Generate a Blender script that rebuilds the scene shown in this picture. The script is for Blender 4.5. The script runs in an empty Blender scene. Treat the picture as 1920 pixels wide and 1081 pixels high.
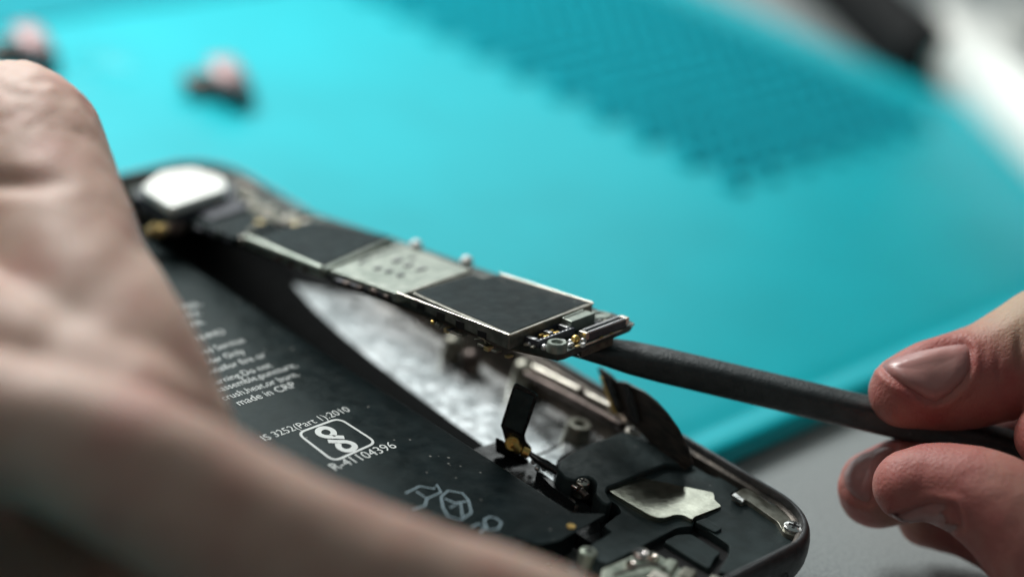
import bpy, bmesh, math, random
import numpy as np
from mathutils import Vector, Matrix, noise
from mathutils.bvhtree import BVHTree
R_ = random.Random(7)
S = bpy.context.scene
COL = S.collection

# ------------------------------------------------------------------ camera, light, exposure (1 unit = 1 cm)
S.unit_settings.system = 'METRIC'
S.unit_settings.scale_length = 0.01
EYE = np.array([-14.477669730716809, -24.6263446158981, 14.452074848589211])
RIGHT = np.array([0.6661443230949021, -0.7229118703802304, 0.1834398224808116])
UP = np.array([0.21430292882659346, 0.42111256355442245, 0.8813276709107495])
FWD = np.array([0.7143710488988049, 0.5477797335425796, -0.43544387470171375])
FPX = 80 / 36 * 1920
cd = bpy.data.cameras.new('camera'); cam = bpy.data.objects.new('camera', cd); COL.objects.link(cam)
mw = Matrix.Identity(4)
for i in range(3):
    mw[i][0] = RIGHT[i]; mw[i][1] = UP[i]; mw[i][2] = -FWD[i]; mw[i][3] = EYE[i]
cam.matrix_world = mw
cd.lens = 80; cd.sensor_width = 36; cd.sensor_fit = 'HORIZONTAL'
cd.clip_start = 0.5; cd.clip_end = 1000
cd.dof.use_dof = True; cd.dof.focus_distance = 26.9; cd.dof.aperture_fstop = 0.061; cd.dof.aperture_blades = 0
S.camera = cam

W = bpy.data.worlds.new('World'); S.world = W; W.use_nodes = True
nt = W.node_tree; bg = nt.nodes['Background']
tc = nt.nodes.new('ShaderNodeTexCoord'); sp = nt.nodes.new('ShaderNodeSeparateXYZ'); rp = nt.nodes.new('ShaderNodeValToRGB')
nt.links.new(tc.outputs['Generated'], sp.inputs[0]); nt.links.new(sp.outputs['Z'], rp.inputs['Fac']); nt.links.new(rp.outputs['Color'], bg.inputs['Color'])
rp.color_ramp.elements[0].position = 0.0; rp.color_ramp.elements[0].color = (0.045, 0.068, 0.070, 1)
rp.color_ramp.elements[1].position = 0.8; rp.color_ramp.elements[1].color = (0.40, 0.48, 0.48, 1)
bg.inputs['Strength'].default_value = 0.27

def area(name, loc, target, size, power, color, sy=None):
    l = bpy.data.lights.new(name, 'AREA'); l.energy = power; l.color = color; l.size = size
    if sy: l.shape = 'RECTANGLE'; l.size_y = sy
    o = bpy.data.objects.new(name, l); COL.objects.link(o); o.location = loc
    o.rotation_euler = (Vector(target) - Vector(loc)).to_track_quat('-Z', 'Y').to_euler()
    return o
area('assumed_key_light', (9.5, 12.5, 20), (7, -6, 0.5), 11, 11500, (1.0, 1.0, 0.97), 10)  # key light assumed from the shadows and highlights; its source is out of view
area('added_fill_light', (-13, -3, 23), (2, -10, 1), 11, 520, (1.0, 0.98, 0.94))  # added to brighten the near hand and shaded sides; no seen source
area('added_sheen_panel', (31.5, 22, 20.5), (5, -8, 0.5), 37, 4300, (0.95, 1.0, 0.99), 20)  # added dim panel out of view, giving reflections and sheen; no window is seen
S.view_settings.view_transform = 'Standard'; S.view_settings.look = 'None'
S.view_settings.exposure = 0.0; S.view_settings.gamma = 1.0
S.cycles.use_denoising = True
S.cycles.max_bounces = 8
S.cycles.sample_clamp_indirect = 6

# ------------------------------------------------------------------ helpers
def ray(px, py): return RIGHT * (px - 960) / FPX - UP * (py - 540.5) / FPX + FWD
def at(px, py, depth): return Vector(EYE + ray(px, py) * depth)
def on_z(px, py, z):
    d = ray(px, py); t = (z - EYE[2]) / d[2]; return Vector(EYE + d * t)
def on_plane(px, py, p0, n):
    d = ray(px, py); n = np.array(n, float); t = (np.array(p0, float) - EYE) @ n / (d @ n); return Vector(EYE + d * t)

def link(o, parent=None):
    COL.objects.link(o)
    if parent: o.parent = parent
    return o
def tag(o, label=None, cat=None, group=None, kind=None):
    for k, v in (('label', label), ('category', cat), ('group', group), ('kind', kind)):
        if v: o[k] = v
    return o
def empty(name, loc=(0, 0, 0), rot=(0, 0, 0)):
    o = bpy.data.objects.new(name, None); o.location = loc; o.rotation_euler = rot; return link(o)
def mesh(name, verts, faces, mat, parent=None, smooth=False, bevel=0, segs=2, angle=35):
    me = bpy.data.meshes.new(name); me.from_pydata([tuple(v) for v in verts], [], faces); me.update()
    bm = bmesh.new(); bm.from_mesh(me); bmesh.ops.recalc_face_normals(bm, faces=bm.faces[:]); bm.to_mesh(me); bm.free()
    me.materials.append(mat)
    for p in me.polygons: p.use_smooth = smooth
    if smooth: me.set_sharp_from_angle(angle=math.radians(48))
    o = bpy.data.objects.new(name, me); link(o, parent)
    if bevel:
        m = o.modifiers.new('bevel', 'BEVEL'); m.width = bevel; m.segments = segs; m.limit_method = 'ANGLE'; m.angle_limit = math.radians(angle)
        for p in me.polygons: p.use_smooth = True
        w = o.modifiers.new('wn', 'WEIGHTED_NORMAL'); w.keep_sharp = True
    return o
class MB:
    def __init__(s): s.v = []; s.f = []
    def add(s, v, f):
        n = len(s.v); s.v += [tuple(x) for x in v]; s.f += [tuple(i + n for i in q) for q in f]; return s
    def prism(s, poly, z0, z1):
        n = len(poly); z = lambda q, i: q(i) if callable(q) else q
        v = [(p[0], p[1], z0) for p in poly] + [(p[0], p[1], z1) for p in poly]
        f = [tuple(range(n))[::-1], tuple(range(n, 2 * n))] + [(i, (i + 1) % n, (i + 1) % n + n, i + n) for i in range(n)]
        return s.add(v, f)
    def box(s, a, b): return s.prism([(a[0], a[1]), (b[0], a[1]), (b[0], b[1]), (a[0], b[1])], a[2], b[2])
    def obox(s, c, ux, uy, hx, hy, z0, z1):
        c = Vector(c[:2]); ux = Vector(ux); uy = Vector(uy)
        return s.prism([c - ux * hx - uy * hy, c + ux * hx - uy * hy, c + ux * hx + uy * hy, c - ux * hx + uy * hy], z0, z1)
    def lathe(s, c, prof, n=28):
        v = []; f = []
        m = len(prof)
        for k in range(n):
            a = 2 * math.pi * k / n
            for r, z in prof: v.append((c[0] + r * math.cos(a), c[1] + r * math.sin(a), c[2] + z))
        for k in range(n):
            for j in range(m - 1):
                f.append((k * m + j, ((k + 1) % n) * m + j, ((k + 1) % n) * m + j + 1, k * m + j + 1))
        return s.add(v, f)
    def tube(s, pts, r, n=12, flat=1.0):
        pts = [Vector(p) for p in pts]; rs = r if isinstance(r, (list, tuple)) else [r] * len(pts)
        v = []; f = []; up0 = Vector((0.1, 0.2, 1))
        for i, p in enumerate(pts):
            t = (pts[min(i + 1, len(pts) - 1)] - pts[max(i - 1, 0)]).normalized()
            a = t.cross(up0).normalized(); b = a.cross(t)
            for k in range(n):
                g = 2 * math.pi * k / n; v.append(p + a * math.cos(g) * rs[i] + b * math.sin(g) * rs[i] * flat)
        for i in range(len(pts) - 1):
            for k in range(n): f.append((i * n + k, i * n + (k + 1) % n, (i + 1) * n + (k + 1) % n, (i + 1) * n + k))
        f.append(tuple(range(n))[::-1]); f.append(tuple((len(pts) - 1) * n + k for k in range(n)))
        return s.add(v, f)
    def ball(s, c, r, n=10):
        prof = [(r * math.sin(math.pi * j / n) + 1e-5, -r * math.cos(math.pi * j / n)) for j in range(n + 1)]
        return s.lathe(c, prof, 16)
    def ribbon(s, pts, w, z, closed=False):
        pts = [Vector((p[0], p[1])) for p in pts]; n = len(pts); v = []; f = []
        for i, p in enumerate(pts):
            if closed: a, b = pts[i - 1], pts[(i + 1) % n]
            else: a, b = pts[max(i - 1, 0)], pts[min(i + 1, n - 1)]
            t = (b - a).normalized(); q = Vector((-t.y, t.x)) * w / 2
            v += [(p.x + q.x, p.y + q.y, z), (p.x - q.x, p.y - q.y, z)]
        for i in range(n if closed else n - 1):
            j = (i + 1) % n; f.append((2 * i, 2 * i + 1, 2 * j + 1, 2 * j))
        return s.add(v, f)
    def build(s, name, mat, parent=None, **k): return mesh(name, s.v, s.f, mat, parent, **k)

def smooth_poly(pts, it=2):
    """corner cutting on a closed polygon"""
    pts = [Vector((p[0], p[1])) for p in pts]
    for _ in range(it):
        q = []
        for i in range(len(pts)):
            a, b = pts[i], pts[(i + 1) % len(pts)]
            q += [a.lerp(b, .25), a.lerp(b, .75)]
        pts = q
    return pts
def round_poly(pts, r, seg=4):
    pts = [Vector((p[0], p[1])) for p in pts]; out = []; n = len(pts)
    for i in range(n):
        p, a, b = pts[i], pts[i - 1], pts[(i + 1) % n]
        d1, d2 = (a - p), (b - p); k = min(r, d1.length * .45, d2.length * .45)
        s, e = p + d1.normalized() * k, p + d2.normalized() * k
        for j in range(seg + 1):
            t = j / seg; out.append(s * (1 - t) ** 2 + p * 2 * t * (1 - t) + e * t * t)
    return out

# ------------------------------------------------------------------ materials
def mat(name, color, rough=.5, metal=0.0, spec=.5, var=0.0, var_scale=4.0, bump=0.0, bump_scale=30.0, rough_var=0.0, coat=0.0, sss=0.0, sss_r=(.3, .1, .05), color2=None, detail=6.0, specks=0.0, speck_scale=60., sheen=0.0, scale_xyz=None, tint=None):
    m = bpy.data.materials.new(name); m.use_nodes = True; n = m.node_tree.nodes; l = m.node_tree.links
    b = n['Principled BSDF']
    b.inputs['Base Color'].default_value = (*color, 1); b.inputs['Roughness'].default_value = rough; b.inputs['Metallic'].default_value = metal
    b.inputs['Specular IOR Level'].default_value = spec
    if tint: b.inputs['Specular Tint'].default_value = (*tint, 1)
    if coat: b.inputs['Coat Weight'].default_value = coat; b.inputs['Coat Roughness'].default_value = .25
    if sheen: b.inputs['Sheen Weight'].default_value = sheen
    if sss:
        b.inputs['Subsurface Weight'].default_value = sss; b.inputs['Subsurface Radius'].default_value = sss_r; b.inputs['Subsurface Scale'].default_value = 1.0
    t = n.new('ShaderNodeTexCoord'); src = t.outputs['Object']
    if scale_xyz:
        mp = n.new('ShaderNodeMapping'); mp.inputs['Scale'].default_value = scale_xyz; l.new(src, mp.inputs['Vector']); src = mp.outputs['Vector']
    col = None
    if var or color2:
        z = n.new('ShaderNodeTexNoise'); z.inputs['Scale'].default_value = var_scale; z.inputs['Detail'].default_value = detail; l.new(src, z.inputs['Vector'])
        r = n.new('ShaderNodeValToRGB'); l.new(z.outputs['Fac'], r.inputs['Fac'])
        c2 = color2 or tuple(min(1, c * (1 + var)) for c in color); c1 = color if color2 else tuple(c * (1 - var) for c in color)
        r.color_ramp.elements[0].position = .35; r.color_ramp.elements[0].color = (*c1, 1)
        r.color_ramp.elements[1].position = .65; r.color_ramp.elements[1].color = (*c2, 1)
        col = r.outputs['Color']
    if specks:
        z = n.new('ShaderNodeTexVoronoi'); z.inputs['Scale'].default_value = speck_scale; l.new(t.outputs['Object'], z.inputs['Vector'])
        r = n.new('ShaderNodeValToRGB'); l.new(z.outputs['Distance'], r.inputs['Fac'])
        r.color_ramp.elements[0].position = .09; r.color_ramp.elements[0].color = (1, 1, 1, 1); r.color_ramp.elements[1].position = .15; r.color_ramp.elements[1].color = (0, 0, 0, 1)
        w = n.new('ShaderNodeTexNoise'); w.inputs['Scale'].default_value = speck_scale * .23; l.new(t.outputs['Object'], w.inputs['Vector'])
        g = n.new('ShaderNodeMath'); g.operation = 'GREATER_THAN'; g.inputs[1].default_value = .58; l.new(w.outputs['Fac'], g.inputs[0])
        mu = n.new('ShaderNodeMath'); mu.operation = 'MULTIPLY'; l.new(r.outputs['Color'], mu.inputs[0]); l.new(g.outputs[0], mu.inputs[1])
        mu2 = n.new('ShaderNodeMath'); mu2.operation = 'MULTIPLY'; l.new(mu.outputs[0], mu2.inputs[0]); mu2.inputs[1].default_value = specks
        mx = n.new('ShaderNodeMix'); mx.data_type = 'RGBA'; l.new(mu2.outputs[0], mx.inputs['Factor'])
        if col: l.new(col, mx.inputs['A'])
        else: mx.inputs['A'].default_value = (*color, 1)
        mx.inputs['B'].default_value = (.45, .45, .42, 1); col = mx.outputs['Result']
    if col: l.new(col, b.inputs['Base Color'])
    if rough_var:
        z = n.new('ShaderNodeTexNoise'); z.inputs['Scale'].default_value = var_scale * 1.7; z.inputs['Detail'].default_value = 7; l.new(src, z.inputs['Vector'])
        r = n.new('ShaderNodeMapRange'); r.inputs['From Min'].default_value = .3; r.inputs['From Max'].default_value = .7
        r.inputs['To Min'].default_value = max(.02, rough - rough_var); r.inputs['To Max'].default_value = min(1, rough + rough_var)
        l.new(z.outputs['Fac'], r.inputs['Value']); l.new(r.outputs['Result'], b.inputs['Roughness'])
    if bump:
        z = n.new('ShaderNodeTexNoise'); z.inputs['Scale'].default_value = bump_scale; z.inputs['Detail'].default_value = 4; l.new(src, z.inputs['Vector'])
        q = n.new('ShaderNodeBump'); q.inputs['Strength'].default_value = bump; q.inputs['Distance'].default_value = .02
        l.new(z.outputs['Fac'], q.inputs['Height']); l.new(q.outputs['Normal'], b.inputs['Normal'])
    return m
M = {}
M['mat'] = mat('turquoise_silicone', (.001, .385, .45), .45, var=.05, var_scale=.5, bump=.12, bump_scale=25, spec=.24)
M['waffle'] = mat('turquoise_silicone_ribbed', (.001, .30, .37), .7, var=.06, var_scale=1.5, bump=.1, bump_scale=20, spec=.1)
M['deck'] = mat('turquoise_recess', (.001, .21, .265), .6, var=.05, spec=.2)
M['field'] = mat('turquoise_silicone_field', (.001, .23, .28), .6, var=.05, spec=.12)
M['table'] = mat('grey_laminate', (.235, .265, .27), .45, color2=(.37, .41, .41), var_scale=24, bump=.5, bump_scale=32, rough_var=.12, detail=3)
M['alu'] = mat('grey_aluminium', (.17, .175, .18), .5, 1.0, var=.12, var_scale=9, bump=.12, bump_scale=90, rough_var=.1)
M['tray'] = mat('worn_silver_plate', (.52, .56, .57), .34, .85, color2=(.78, .81, .82), var_scale=3.2, rough_var=.16, bump=.2, bump_scale=7, detail=9)
M['wall'] = mat('shaded_inner_wall', (.055, .05, .045), .4, .7, color2=(.12, .105, .09), var_scale=5, bump=.25, bump_scale=15)  # shadow on the housing's inside wall is put into this dark colour
M['chrome'] = mat('bright_steel', (.72, .72, .70), .22, 1.0, var=.15, var_scale=6, rough_var=.08)
M['steelwarm'] = mat('nickel', (.60, .57, .50), .3, 1.0, var=.2, var_scale=8, bump=.1, bump_scale=40)
M['bronze'] = mat('dull_brown_metal', (.13, .105, .095), .42, .8, var=.3, var_scale=6, bump=.2, bump_scale=18)
M['gold'] = mat('gold_plating', (.85, .58, .19), .36, 1.0, var=.15, var_scale=12)
M['brass'] = mat('dull_brass', (.62, .50, .25), .4, .85, var=.2)
M['battery'] = mat('black_battery_wrap', (.0055, .0095, .0108), .36, spec=.17, tint=(.66, 1, .98), specks=.35, speck_scale=7, var=.25, var_scale=3, bump=.25, bump_scale=4, rough_var=.07)
M['print'] = mat('white_print', (.62, .66, .65), .5, var=.05, bump=.05)
M['printblue'] = mat('pale_blue_print', (.22, .31, .35), .5, var=.05)
M['printdim'] = mat('grey_print', (.10, .105, .10), .5, var=.1)
M['pad'] = mat('black_thermal_pad', (.006, .0108, .0122), .5, spec=.10, tint=(.7, 1, 1), specks=.4, speck_scale=9, var=.3, var_scale=3.5, bump=.35, bump_scale=70, rough_var=.1)
M['plastic'] = mat('black_plastic', (.022, .031, .033), .5, spec=.4, tint=(.75, 1, .98), specks=.55, speck_scale=7, var=.3, var_scale=4, bump=.25, bump_scale=80, rough_var=.12)
M['gloss'] = mat('black_film', (.010, .011, .012), .25, specks=.5, speck_scale=14, var=.3, var_scale=4, bump=.15, bump_scale=14, rough_var=.12)
M['brownfilm'] = mat('scuffed_black_film', (.014, .013, .013), .38, color2=(.07, .055, .045), var_scale=5, bump=.3, bump_scale=22, scale_xyz=(1, 1, 5))
M['plate'] = mat('spotted_metal_plate', (.34, .35, .285), .17, .95, color2=(.50, .51, .42), var_scale=5, rough_var=.05, bump=.06, bump_scale=12, detail=9)
M['olive'] = mat('worn_olive_metal', (.14, .135, .105), .42, .7, color2=(.40, .40, .34), var_scale=5, bump=.25, bump_scale=20, rough_var=.12)
M['pcb'] = mat('dark_green_board', (.020, .030, .024), .4, var=.5, var_scale=9, bump=.2, bump_scale=40)
M['pcbedge'] = mat('board_edge', (.085, .07, .05), .5, var=.5, var_scale=10, bump=.3, bump_scale=30)
M['can'] = mat('shield_can', (.50, .48, .43), .33, 1.0, var=.12, var_scale=7, rough_var=.1, bump=.1, bump_scale=30)
M['darkcan'] = mat('tarnished_shield', (.21, .21, .185), .42, .8, var=.35, var_scale=6, rough_var=.1, bump=.2, bump_scale=25)
M['palecan'] = mat('pale_green_shield', (.22, .26, .225), .42, .6, color2=(.36, .395, .35), var_scale=6, rough_var=.1, bump=.15, bump_scale=40)
M['conn'] = mat('connector_plastic', (.045, .05, .065), .45, var=.3, var_scale=12, bump=.2, bump_scale=40)
M['solder'] = mat('solder', (.62, .63, .63), .34, .85, var=.1, bump=.2, bump_scale=25)
M['ceramic'] = mat('white_ceramic', (.86, .87, .85), .3, var=.1)
M['stick'] = mat('black_nylon', (.024, .029, .031), .40, spec=.6, color2=(.042, .049, .050), var_scale=6, bump=.55, bump_scale=26, rough_var=.12, specks=.18, speck_scale=9)
M['shade'] = mat('matt_black_shade', (.010, .012, .013), .6, spec=.08, var=.3, bump=.2)  # flat black for the shade painted over the tray floor
M['dark'] = mat('dark_void', (.004, .004, .005), .6, var=.2)
M['greenboard'] = mat('pale_green_flex', (.20, .25, .20), .4, .5, color2=(.46, .50, .42), var_scale=5, bump=.3, bump_scale=14)
M['iris'] = mat('shiny_solder', (.66, .62, .66), .2, 1.0, color2=(.62, .56, .44), var_scale=5, bump=.4, bump_scale=9)
M['lint'] = mat('lint', (.6, .62, .5), .8)
M['toolblack'] = mat('black_rubber', (.004, .0045, .005), .6, spec=.15, var=.2)
M['toolwhite'] = mat('polished_steel', (.88, .90, .86), .38, .25, var=.05)
M['screwpink'] = mat('pinkish_steel', (.24, .13, .13), .5, .3, color2=(.36, .28, .29), var_scale=3)

def skin_mat(name, base, red, pale, bump, tan=None):
    m = bpy.data.materials.new(name); m.use_nodes = True; n = m.node_tree.nodes; l = m.node_tree.links
    b = n['Principled BSDF']; t = n.new('ShaderNodeTexCoord')
    z = n.new('ShaderNodeTexNoise'); z.inputs['Scale'].default_value = 1.1; z.inputs['Detail'].default_value = 5; l.new(t.outputs['Object'], z.inputs['Vector'])
    r = n.new('ShaderNodeValToRGB'); l.new(z.outputs['Fac'], r.inputs['Fac'])
    r.color_ramp.elements[0].position = .32; r.color_ramp.elements[0].color = (*red, 1)
    r.color_ramp.elements[1].position = .68; r.color_ramp.elements[1].color = (*pale, 1)
    e = r.color_ramp.elements.new(.5); e.color = (*base, 1)
    if tan:   # the skin over the thumb joint is tanner than the fingertips
        dp = n.new('ShaderNodeVectorMath'); dp.operation = 'DOT_PRODUCT'; l.new(t.outputs['Object'], dp.inputs[0]); dp.inputs[1].default_value = tuple(RIGHT * .45 + UP * .9)
        mr = n.new('ShaderNodeMapRange'); mr.interpolation_type = 'SMOOTHSTEP'; mr.inputs['From Min'].default_value = 1.05; mr.inputs['From Max'].default_value = 1.9; l.new(dp.outputs['Value'], mr.inputs['Value'])
        mx = n.new('ShaderNodeMix'); mx.data_type = 'RGBA'; l.new(mr.outputs['Result'], mx.inputs['Factor']); l.new(r.outputs['Color'], mx.inputs['A']); mx.inputs['B'].default_value = (*tan, 1)
        l.new(mx.outputs['Result'], b.inputs['Base Color'])
    else: l.new(r.outputs['Color'], b.inputs['Base Color'])
    b.inputs['Roughness'].default_value = .52; b.inputs['Specular IOR Level'].default_value = .26
    b.inputs['Subsurface Weight'].default_value = .35; b.inputs['Subsurface Radius'].default_value = (.34, .09, .045); b.inputs['Subsurface Scale'].default_value = .8
    v = n.new('ShaderNodeTexVoronoi'); v.inputs['Scale'].default_value = 16; v.feature = 'DISTANCE_TO_EDGE'; l.new(t.outputs['Object'], v.inputs['Vector'])
    q = n.new('ShaderNodeTexNoise'); q.inputs['Scale'].default_value = 22; q.inputs['Detail'].default_value = 5; l.new(t.outputs['Object'], q.inputs['Vector'])
    ad = n.new('ShaderNodeMath'); ad.operation = 'MULTIPLY_ADD'; l.new(v.outputs['Distance'], ad.inputs[0]); ad.inputs[1].default_value = .8; l.new(q.outputs['Fac'], ad.inputs[2])
    bu = n.new('ShaderNodeBump'); bu.inputs['Strength'].default_value = bump; bu.inputs['Distance'].default_value = .015
    l.new(ad.outputs[0], bu.inputs['Height']); l.new(bu.outputs['Normal'], b.inputs['Normal'])
    return m
M['skinL'] = skin_mat('pale_skin', (.51, .335, .27), (.47, .26, .215), (.56, .40, .33), .6)
M['skinR'] = skin_mat('rosy_skin', (.42, .165, .14), (.38, .11, .10), (.47, .23, .185), .6, (.46, .33, .23))
M['nail'] = mat('fingernail', (.39, .175, .165), .36, color2=(.46, .24, .215), var_scale=2, sss=.3, sss_r=(.2, .08, .06), coat=.1, bump=.10, bump_scale=14, scale_xyz=(1, 1, 1))

# ------------------------------------------------------------------ setting: table and repair mat
tb = MB().box((-60, -70, -3), (110, 80, 0)).build('table_top', M['table']); tag(tb, kind='structure')

ZM = .30
X0, X1, Y0, Y1 = -26.0, 22.8, -11.45, 20.0
mt = empty('repair_mat', (X1, Y0, 0))
tag(mt, 'turquoise silicone repair mat with rounded lip and ribbed patch lying under the phone', 'mat')
def mat_part(mb, name, m, **k):
    mb.v = [(x - X1, y - Y0, z) for x, y, z in mb.v]; return mb.build(name, m, mt, **k)
# sheet with rounded lip along every edge: concentric rounded rectangles
def rrect(x0, y0, x1, y1, r, n=10):
    out = []
    for cx, cy, a in ((x1 - r, y1 - r, 0), (x0 + r, y1 - r, 90), (x0 + r, y0 + r, 180), (x1 - r, y0 + r, 270)):
        for k in range(n + 1):
            g = math.radians(a + 90 * k / n); out.append((cx + r * math.cos(g), cy + r * math.sin(g)))
    return out
def rings(profile, x0, y0, x1, y1, r, cap=True, n=10, bottom=False):
    mb = MB(); v = []; f = []; m = None
    for inset, z in profile:
        p = rrect(x0 + inset, y0 + inset, x1 - inset, y1 - inset, max(.05, r - inset), n); m = len(p); v += [(a, b, z) for a, b in p]
    for i in range(len(profile) - 1):
        for k in range(m): f.append((i * m + k, i * m + (k + 1) % m, (i + 1) * m + (k + 1) % m, (i + 1) * m + k))
    if cap: f.append(tuple((len(profile) - 1) * m + k for k in range(m)))
    if bottom: f.append(tuple(range(m))[::-1])
    return mb.add(v, f)
mat_part(rings([(.12, 0), (.02, .06), (0, .15), (.03, .26), (.10, .325), (.2, .345), (.32, .335), (.42, .30), (.5, .27), (.62, .27), (.72, .30)], X0, Y0, X1, Y1, 1.2, bottom=True), 'sheet', M['mat'], smooth=True)
# ribbed patch: little pyramids in rows
mb = MB(); nx, ny = 14, 24; px0, px1, py0, py1 = 14.8, 21.4, -6.3, 5.5
sx_ = .47
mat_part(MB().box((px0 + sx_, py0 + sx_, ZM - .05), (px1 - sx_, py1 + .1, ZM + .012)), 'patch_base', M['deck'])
sx, sy = (px1 - px0) / nx, (py1 - py0) / ny
for i in range(nx):
    for j in range(ny):
        if (i == 0 and j % 2) or (j == 0 and i % 2): continue   # the pattern ends in a stepped edge
        cx, cy = px0 + (i + .5) * sx, py0 + (j + .5) * sy; a, b = sx * .42, sy * .42
        v = [(cx - a, cy - b, ZM + .012), (cx + a, cy - b, ZM + .012), (cx + a, cy + b, ZM + .012), (cx - a, cy + b, ZM + .012),
             (cx - a * .55, cy - b * .55, ZM + .14), (cx + a * .55, cy - b * .55, ZM + .14), (cx + a * .55, cy + b * .55, ZM + .14), (cx - a * .55, cy + b * .55, ZM + .14)]
        mb.add(v, [(4, 5, 6, 7), (0, 1, 5, 4), (1, 2, 6, 5), (2, 3, 7, 6), (3, 0, 4, 7)])
mat_part(mb, 'ribbed_patch', M['waffle'])
# raised deck beyond the smooth field (darker band at the far left) and a shallow round dish
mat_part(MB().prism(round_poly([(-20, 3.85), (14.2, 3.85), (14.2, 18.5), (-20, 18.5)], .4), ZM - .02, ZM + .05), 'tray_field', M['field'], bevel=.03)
mat_part(MB().lathe((8.2, 1.9, ZM), [(.62, .0), (.6, .012), (.52, .014), (.5, .003), (.001, .003)], 40), 'round_dish', M['mat'], smooth=True)

# ------------------------------------------------------------------ phone
ZF, ZT, ZB = .42, .99, .88
PX, PY0, PY1 = 6.76, -13.9, -2.45
ph = empty('opened_phone', (PX / 2, (PY0 + PY1) / 2, .3))
tag(ph, 'opened grey smartphone body with exposed black battery and black speaker module', 'phone')
OFF = Vector((PX / 2, (PY0 + PY1) / 2, .3))
def pp(mb, name, m, parent=ph, **k):
    mb.v = [(x - OFF.x, y - OFF.y, z - OFF.z) for x, y, z in mb.v]; return mb.build(name, m, parent, **k)
hz = pp(rings([(1.2, .30), (.36, .305), (.2, .33), (.10, .40), (.035, .50), (.005, .60), (.0, .70), (.008, .82), (.03, .91), (.06, .965), (.085, .985), (.105, .99), (.125, .985), (.137, .96), (.14, .90)], 0, PY0, PX, PY1, .9, cap=False, n=16, bottom=True), 'housing', M['alu'], smooth=True)
pp(rings([(.138, .90), (.17, .895), (.20, .87), (.21, .60), (.24, .44), (.27, ZF)], 0, PY0, PX, PY1, .9, cap=False, n=16), 'inner_wall', M['wall'], hz, smooth=True)
pp(rings([(.255, ZF - .006), (.28, ZF)], 0, PY0, PX, PY1, .9, cap=True, n=16), 'tray_floor', M['tray'], hz)
# speaker holes and screw on the bottom side
for k, x in enumerate((5.95, 5.68, 5.41, 5.14, 4.87, 4.6)):
    yb = PY0 + (.0 if x < 5.7 else .013 + (x - 5.7) ** 2 * .52)
    n = Vector((max(0, x - 5.72) * 1.05, -1, 0)).normalized()
    c = Vector((x, yb, .62)); mb = MB()
    a = Vector((0, 0, 1)); b = n.cross(a); v = []; f = []
    for rr, dd in ((.085, .004), (.075, .008), (.07, -.03), (.001, -.03)):
        for q in range(20):
            g = 2 * math.pi * q / 20; v.append(c + a * math.cos(g) * rr + b * math.sin(g) * rr + n * dd)
    for i in range(3):
        for q in range(20): f.append((i * 20 + q, i * 20 + (q + 1) % 20, (i + 1) * 20 + (q + 1) % 20, (i + 1) * 20 + q))
    pp(mb.add(v, f), 'speaker_hole', M['dark'], hz)

def poly_z(pix, z): return [on_z(x, y, z) for x, y in pix]
pp(MB().prism([(4.2, -10.2), on_z(905, 832, .43), on_z(850, 793, .43), on_z(770, 732, .43), on_z(700, 677, .43), on_z(640, 627, .43), on_z(590, 580, .43), on_z(548, 530, .43), (6.42, -6.2), (6.42, -3.4), (4.2, -3.0)], ZF - .01, .43), 'shade_sheet', M['shade'])  # dark sheet standing in for the shade on the tray beside the battery
# battery
bp = pp(MB().prism(round_poly([(.42, -3.1), (4.2, -3.1), (4.2, -12.02), (.42, -12.02)], .18), ZF + .02, ZB), 'battery', M['battery'], bevel=.045, segs=3)
flap = [on_z(x, y, ZB + .012) for x, y in ((960, 1003), (1040, 960), (1138, 962), (1050, 1012), (1010, 1020))]
pp(MB().prism(round_poly(flap, .05), ZB - .01, ZB + .012), 'battery_tab', M['battery'], bp, bevel=.006)
pp(MB().lathe((*on_z(1071, 986, ZB + .013).to_2d(), ZB + .012), [(.055, 0), (.05, .012), (.02, .014), (.001, .006)], 20), 'rivet', M['gold'], bp, smooth=True)

def text(body, left, right, size, m, name, parent, z, ysc=1.0):
    """lettering lying flat; left/right are world points of the baseline ends"""
    cu = bpy.data.curves.new(name, 'FONT'); cu.body = body; cu.size = 1; cu.materials.append(m); cu.resolution_u = 3
    cu.offset = -.002
    o = bpy.data.objects.new(name, cu); link(o)
    bpy.context.view_layer.update()
    w = max(.01, o.dimensions.x); d = (Vector(right) - Vector(left)); L = d.length if size is None else size * w
    s = L / w; ang = math.atan2(d.y, d.x); o.rotation_euler = (0, 0, ang); o.scale = (s, s * ysc, 1)
    base = Vector(right) - Vector((math.cos(ang), math.sin(ang), 0)) * L
    me = bpy.data.meshes.new_from_object(o.evaluated_get(bpy.context.evaluated_depsgraph_get()))
    bpy.data.objects.remove(o); o = bpy.data.objects.new(name, me); link(o, parent)
    o.rotation_euler = (0, 0, ang); o.scale = (s, s * ysc, 1); o.location = (base.x - OFF.x, base.y - OFF.y, z - OFF.z)
    return o
ZP = ZB + .004
w = lambda x, y: on_z(x, y, ZP)
t0 = text('made in CRP', w(449, 760), w(557, 724), None, M['print'], 'lettering', bp, ZP)
sz = t0.scale.x * .9
LN = [('crush,heat,or burn.', 562, 704), ('disassemble,puncture,', 558, 687), ('burning.Do not', 511, 687), ('Potentialfor fire or', 500, 668), ('Provider Only', 460, 661),
      ('Authorized Service', 460, 640), ('2-WNHMO', 424, 624), ('VWK', 386, 606), ('APN 6WX', 379, 589), ('MODEL', 378, 572)]
for b, x, y in LN:
    r = w(x, y); text(b, (r.x - 1, r.y, 0), (r.x, r.y, 0), sz, M['print'], 'lettering', bp, ZP)
text('IS 3252(Part 1):2010', w(497, 826), w(657, 770), None, M['print'], 'lettering', bp, ZP)
text('R-41104396', w(628, 882), w(744, 838), None, M['print'], 'lettering', bp, ZP)
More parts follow.
